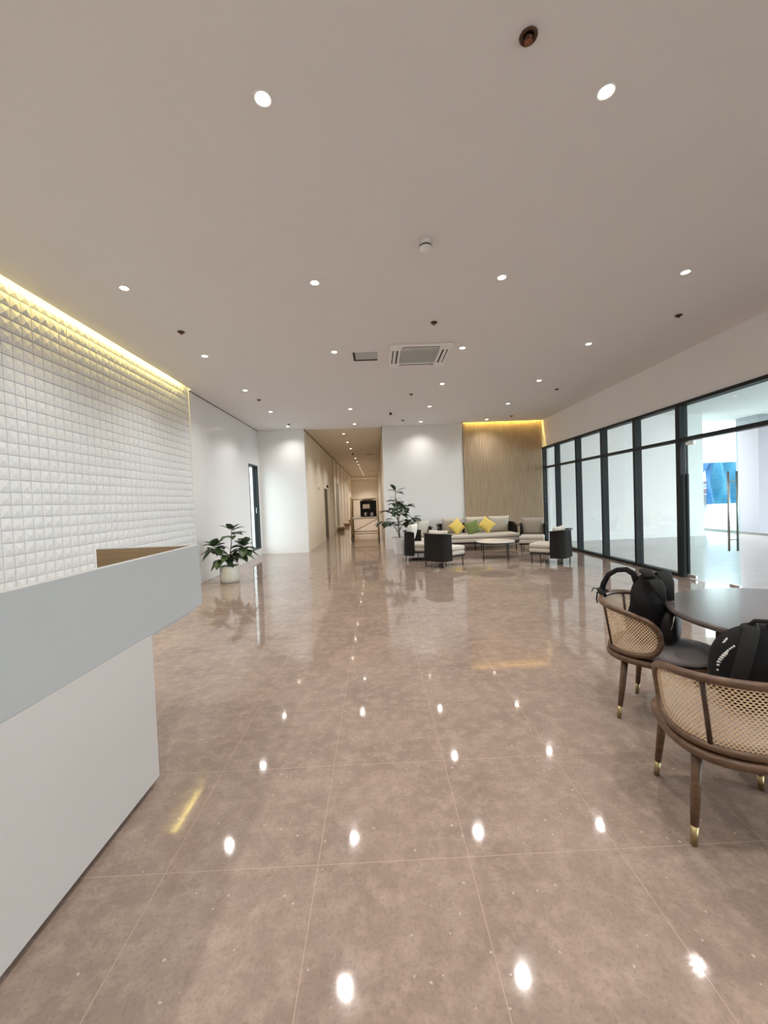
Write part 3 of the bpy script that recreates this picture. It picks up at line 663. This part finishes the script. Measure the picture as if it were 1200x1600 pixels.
def cane_chair(label, loc, d, first_=[None]):
    if first_[0] is not None:
        r = copy_tree(first_[0]); r['label'] = label; r.location = loc; r.rotation_euler = (0, 0, face(*d)); return r
    r = thing('cane_chair', loc, face(*d), label, 'chair', 'cane chairs at the round table'); first_[0] = r
    n = 90; top = []; bot = []
    for i in range(n+1):
        th = -TM+2*TM*i/n; a, b = z_lim(th); bot.append(shell_pt(th, a)); top.append(shell_pt(th, b))
    MB().tube(top+bot[::-1][1:-1], .0165, 12, closed=True).build('back_frame', 'walnut', r, smooth=True)
    m = MB(); nz_ = 8; m.uv = []; arc = 0; prev = None; vs = []; fs = []
    for i in range(n+1):
        th = -TM+2*TM*i/n; a, b = z_lim(th); pm = shell_pt(th, .59)
        if prev is not None: arc += (pm-prev).length
        prev = pm
        for k in range(nz_+1):
            z = a+(b-a)*k/nz_; vs.append(shell_pt(th, z)); m.uv.append((arc+5, z+5))
    for i in range(n):
        for k in range(nz_): q = i*(nz_+1)+k; fs.append((q, q+nz_+1, q+nz_+2, q+1))
    m.add(vs, fs); m.build('cane_panel', 'cane', r, smooth=True)
    for s_ in (-1, 1):
        th0 = s_*math.radians(40); a, b = z_lim(th0)
        MB().tube([shell_pt(th0*.94, a), shell_pt(th0, (a+b)/2), shell_pt(th0*1.06, b)], .009, 10).build('back_post', 'walnutd', r, smooth=True)
    # seat ring: flattened rounded outline
    out = []
    for i in range(48):
        th = 2*pi*i/48; g_ = lambda q, e_=2.8: math.copysign(abs(q)**(2/e_), q)
        out.append((.255*g_(math.sin(th)), -.03-.28*g_(math.cos(th)), .398))
    MB().tube(out, .02, 10, closed=True, flat=1.0).build('seat_ring', 'walnut', r, smooth=True)
    MB().blob((0, -.03, .383), (.24, .265, .012), e=3).build('seat_board', 'walnutd', r, smooth=True)
    MB().blob((0, -.01, .435), (.228, .25, .038), e=3.2, n=40, m=14).build('seat_cushion', 'seat', r, smooth=True)
    for sx in (-1, 1):
        for yy in (-1, 1):
            a0 = Vector((sx*.185, yy*.18-.01, .39)); a1 = Vector((sx*.215, yy*.215-.01, 0))
            l = MB().tube([a0, a0.lerp(a1, .5), a0.lerp(a1, .80)], [.021, .018, .0145], 14).build('leg', 'walnut', r, smooth=True)
            MB().tube([a0.lerp(a1, .801), a1], [.0145, .0115], 14).build('ferrule', 'brass', l, smooth=True, props={'label': 'brass foot cap'})
    return r
CH1 = (1.80, 2.49, 0); D1 = (.69, -.72)
CH2 = (1.50, 1.715, 0); D2 = (.31, .95)
cane_chair('cane-backed wooden chair beyond the table, with the backpack strap looped over its back', CH1, D1)
cane_chair('cane-backed wooden chair nearest the camera, seen from behind', CH2, D2)

# ------------------------------------------------------------------ backpacks
b1 = thing('backpack', (1.735, 2.565, .472), face(.69, -.72), 'slouched black backpack on the farther cane chair, strap looped over the chair', 'bag', 'black backpacks')
def slouch(p_): return Vector((p_.x*(1-.35*max(0, p_.z/.22))+.012*math.sin(30*p_.z+9*p_.y), p_.y*(1-.25*max(0, p_.z/.22))+.06*p_.z+.01*math.sin(26*p_.z+11*p_.x), p_.z))
MB().blob((0, 0, .215), (.16, .105, .215), e=3.0, n=32, m=26, fn=slouch).build('body', 'bag', b1, smooth=True, sub=1)
MB().blob((.0, .115, .12), (.125, .055, .115), e=2.8, n=28, m=18).build('front_pocket', 'bagp', b1, smooth=True)
MB().tube([(-.11, .135, .02), (-.118, .14, .12), (-.09, .155, .205), (0, .165, .222), (.09, .155, .205), (.118, .14, .12)], .005, 8).build('zip', 'chrome', b1, smooth=True)
m = MB()
m.tube([(.09, .03, .40), (.15, .07, .415), (.185, .10, .37), (.18, .12, .30)], [.03, .04, .035, .012], 8, flat=.25)
m.tube([(-.08, .03, .41), (-.03, .08, .44), (.04, .11, .39), (.05, .13, .28)], [.03, .045, .04, .02], 8, flat=.25)
m.tube([(-.02, -.02, .43), (.06, .0, .455), (.12, .04, .43)], [.03, .04, .03], 8, flat=.4)
m.build('loose_flap', 'bagd', b1, smooth=True)
MB().tube([(.05, -.05, .37), (.03, -.075, .425), (.01, -.12, .445), (0, -.18, .435), (-.005, -.235, .395), (-.01, -.268, .33), (-.01, -.283, .27), (-.01, -.268, .245)], [.022, .02, .018, .018, .02, .024, .026, .016], 10, flat=.5, upv=(1, 0, 0)).build('shoulder_strap', 'bag', b1, smooth=True)
m = MB(); m.tube([(-.06, -.262, .262), (-.03, -.285, .28), (.0, -.29, .285), (.03, -.275, .28), (.06, -.245, .262)], .019, 8)
m.tube([(-.02, -.295, .28), (-.03, -.315, .26), (-.03, -.322, .21), (-.035, -.318, .18)], [.009, .008, .007, .005], 6, flat=.4)
m.tube([(.01, -.295, .29), (0, -.33, .295), (-.005, -.345, .265)], [.009, .008, .005], 6, flat=.4)
m.build('strap_knot', 'bagd', b1, smooth=True)
b2 = thing('backpack', (1.625, 1.70, .472), face(.31, .95), 'rounded black backpack with silver dotted trim on the nearest cane chair', 'bag', 'black backpacks')
def round_(p_): return Vector((p_.x*(1-.25*max(0, p_.z/.2)**2), p_.y*(1-.2*max(0, p_.z/.2))-.05*p_.z, p_.z+.008*math.sin(18*p_.x)))
MB().blob((0, 0, .185), (.17, .115, .185), e=2.7, n=36, m=24, fn=round_).build('body', 'bag', b2, smooth=True, sub=1)
MB().blob((0, .105, .12), (.14, .05, .10), e=2.8).build('front_pocket', 'bagp', b2, smooth=True)
m = MB(); m.tube([(-.10, -.10, .05), (-.125, -.12, .16), (-.10, -.118, .27), (-.06, -.08, .36), (-.04, -.02, .372)], .03, 10, flat=.3); m.build('shoulder_strap', 'bagd', b2, smooth=True)
m = MB(); m.tube([(.10, -.10, .05), (.125, -.12, .16), (.10, -.118, .27), (.06, -.08, .36), (.04, -.02, .372)], .03, 10, flat=.3); m.build('shoulder_strap', 'bagd', b2, smooth=True)
m = MB(); m.tube([(-.05, -.03, .365), (-.03, -.045, .395), (.03, -.045, .395), (.05, -.03, .365)], .009, 8); m.build('grab_handle', 'bagd', b2, smooth=True)
m = MB()
def on_bag(thd, phd, k=1.0):
    th, ph = math.radians(thd), math.radians(phd); g_ = lambda q: math.copysign(abs(q)**(2/2.7), q)
    return round_(Vector((.17*g_(math.cos(ph))*g_(math.cos(th)), .115*g_(math.cos(ph))*g_(math.sin(th)), .185*g_(math.sin(ph)))))*k+Vector((0, 0, .185))
for i in range(10):
    for k in range(3 if i < 7 else 1): m.blob(on_bag(196+i*2.6, 4+i*2.9-k*2.6), (.0042, .0042, .0042), e=2, n=8, m=6)
for i in range(5): m.blob(on_bag(192+(i % 2)*2, 30+i*2), (.004, .004, .004), e=2, n=8, m=6)
m.build('reflective_dots', 'reflect', b2, smooth=True, props={'label': 'silver reflective dots'})

# ------------------------------------------------------------------ corridor contents
sf = thing('scaffold_tower', (-.43, 14.85, 0), 0, 'low rolling metal scaffold tower standing in the corridor', 'scaffold')
for x in (-.48, .48):
    for y in (-.52, .52):
        MB().tube([(x, y, .16), (x, y, 1.62)], .032, 12).build('post', 'scaff', sf, smooth=True)
        w_ = MB().lathe([(.02, -.018), (.075, -.018), (.08, -.01), (.08, .01), (.075, .018), (.02, .018)], n=24, R=Matrix.Rotation(pi/2, 3, 'Y'))
        w_.v = [(v[0]+x, v[1]+y, v[2]+.08) for v in w_.v]; c_ = w_.build('caster', 'black', sf)
        MB().box(x-.035, x-.022, y-.02, y+.02, .07, .17).box(x+.022, x+.035, y-.02, y+.02, .07, .17).box(x-.035, x+.035, y-.02, y+.02, .155, .17).build('fork', 'scaff', c_)
for x in (-.48, .48):
    for z in (.28, .80, 1.10, 1.55): MB().tube([(x, -.52, z), (x, .52, z)], .02, 8).build('side_rail', 'scaff', sf, smooth=True)
for y in (-.52, .52):
    for z in (.30, 1.52): MB().tube([(-.48, y, z), (.48, y, z)], .016, 8).build('cross_rail', 'scaff', sf, smooth=True)
MB().tube([(-.48, .52, .30), (.48, .52, .78)], .012, 8).build('brace', 'scaff', sf, smooth=True)
B(-.46, .46, -.5, .5, .82, .87).build('platform', 'plank', sf, bevel=.005)
ck = thing('tool_rack', (-.30, 15.0, .872), 0, 'dark open tool rack on the scaffold platform', 'rack')
MB().box(-.30, .30, .10, .12, 0, .60).build('back_panel', 'black', ck)
for x in (-.30, .28): B(x, x+.02, -.15, .10, 0, .60).build('side_panel', 'walnutd', ck)
for z in (0, .28, .58): B(-.28, .28, -.15, .10, z, z+.02).build('shelf', 'walnutd', ck)
for (x, z, wd, h, mm, lb, nm) in ((-.08, .302, .26, .16, 'cream', 'pale box on the upper shelf of the tool rack', 'storage_box'), (-.12, .022, .14, .15, 'steel', 'grey tin on the lower shelf of the tool rack', 'tin'), (.12, .022, .12, .13, 'pink2', 'dull tub on the lower shelf of the tool rack', 'tub')):
    if nm == 'storage_box': o = B(-wd/2, wd/2, -.08, .08, 0, h).build(nm, mm, None, bevel=.006)
    else: o = MB().lathe([(wd/2*.9, 0), (wd/2, h*.1), (wd/2, h*.9), (wd/2*.85, h)], n=24).build(nm, mm, None)
    o.location = (-.30+x, 15.0, .872+z); tag(o, lb, nm.split('_')[-1])
o = MB().box(-.24, .16, -.1, .1, 0, .035).box(-.16, .24, -.06, .12, .036, .075).build('timber_offcuts', 'bark', None, bevel=.003); o.location = (-.28, 15.0, 1.475); tag(o, 'dark timber pieces lying on top of the tool rack', 'timber')
pr = None
for i, (x, y, lb) in enumerate(((-1.82, 20.35, 'brown box with pale lid on the corridor floor, nearest of the three'), (-1.80, 23.95, 'brown box with pale lid on the corridor floor, middle of the three'), (-1.79, 28.2, 'brown box with pale lid on the corridor floor, farthest of the three'))):
    if pr is None:
        pr = thing('floor_box', (x, y, 0), 0, lb, 'box', 'boxes along the corridor')
        B(-.16, .16, -.16, .16, 0, .17).build('carton', 'card', pr, bevel=.006); B(-.17, .17, -.17, .17, .172, .25).build('lid', 'cream', pr, bevel=.006)
    else:
        c_ = copy_tree(pr); c_['label'] = lb; c_.location = (x, y, 0)
o = thing('emergency_light', (CXL, 16.9, 2.12), 0, 'small dark emergency light at the head of the nearer corridor doorway', 'light')
B(0, .07, -.10, .10, -.06, .06).build('housing', 'kick', o, bevel=.01); B(.0705, .08, -.07, .07, -.035, .035).build('lens', 'cream', o)
o = thing('light_switch', (CXL, 17.1, 1.22), 0, 'small switch plate on the corridor wall past the nearer doorway', 'switch')
B(0, .012, -.05, .05, -.06, .06).build('plate', 'plastic', o); B(.0125, .02, -.02, .02, -.03, .03).build('rocker', 'black', o)
o = thing('wall_sconce', (CXL, 14.5, 2.02), 0, 'pale round sensor high on the corridor wall before the doorways', 'sensor')  # plain sensor cover, no lamp in it
MB().lathe([(.09, 0), (.09, .03), (.05, .05)], n=24, R=Matrix.Rotation(pi/2, 3, 'Y')).build('cover', 'corr', o)
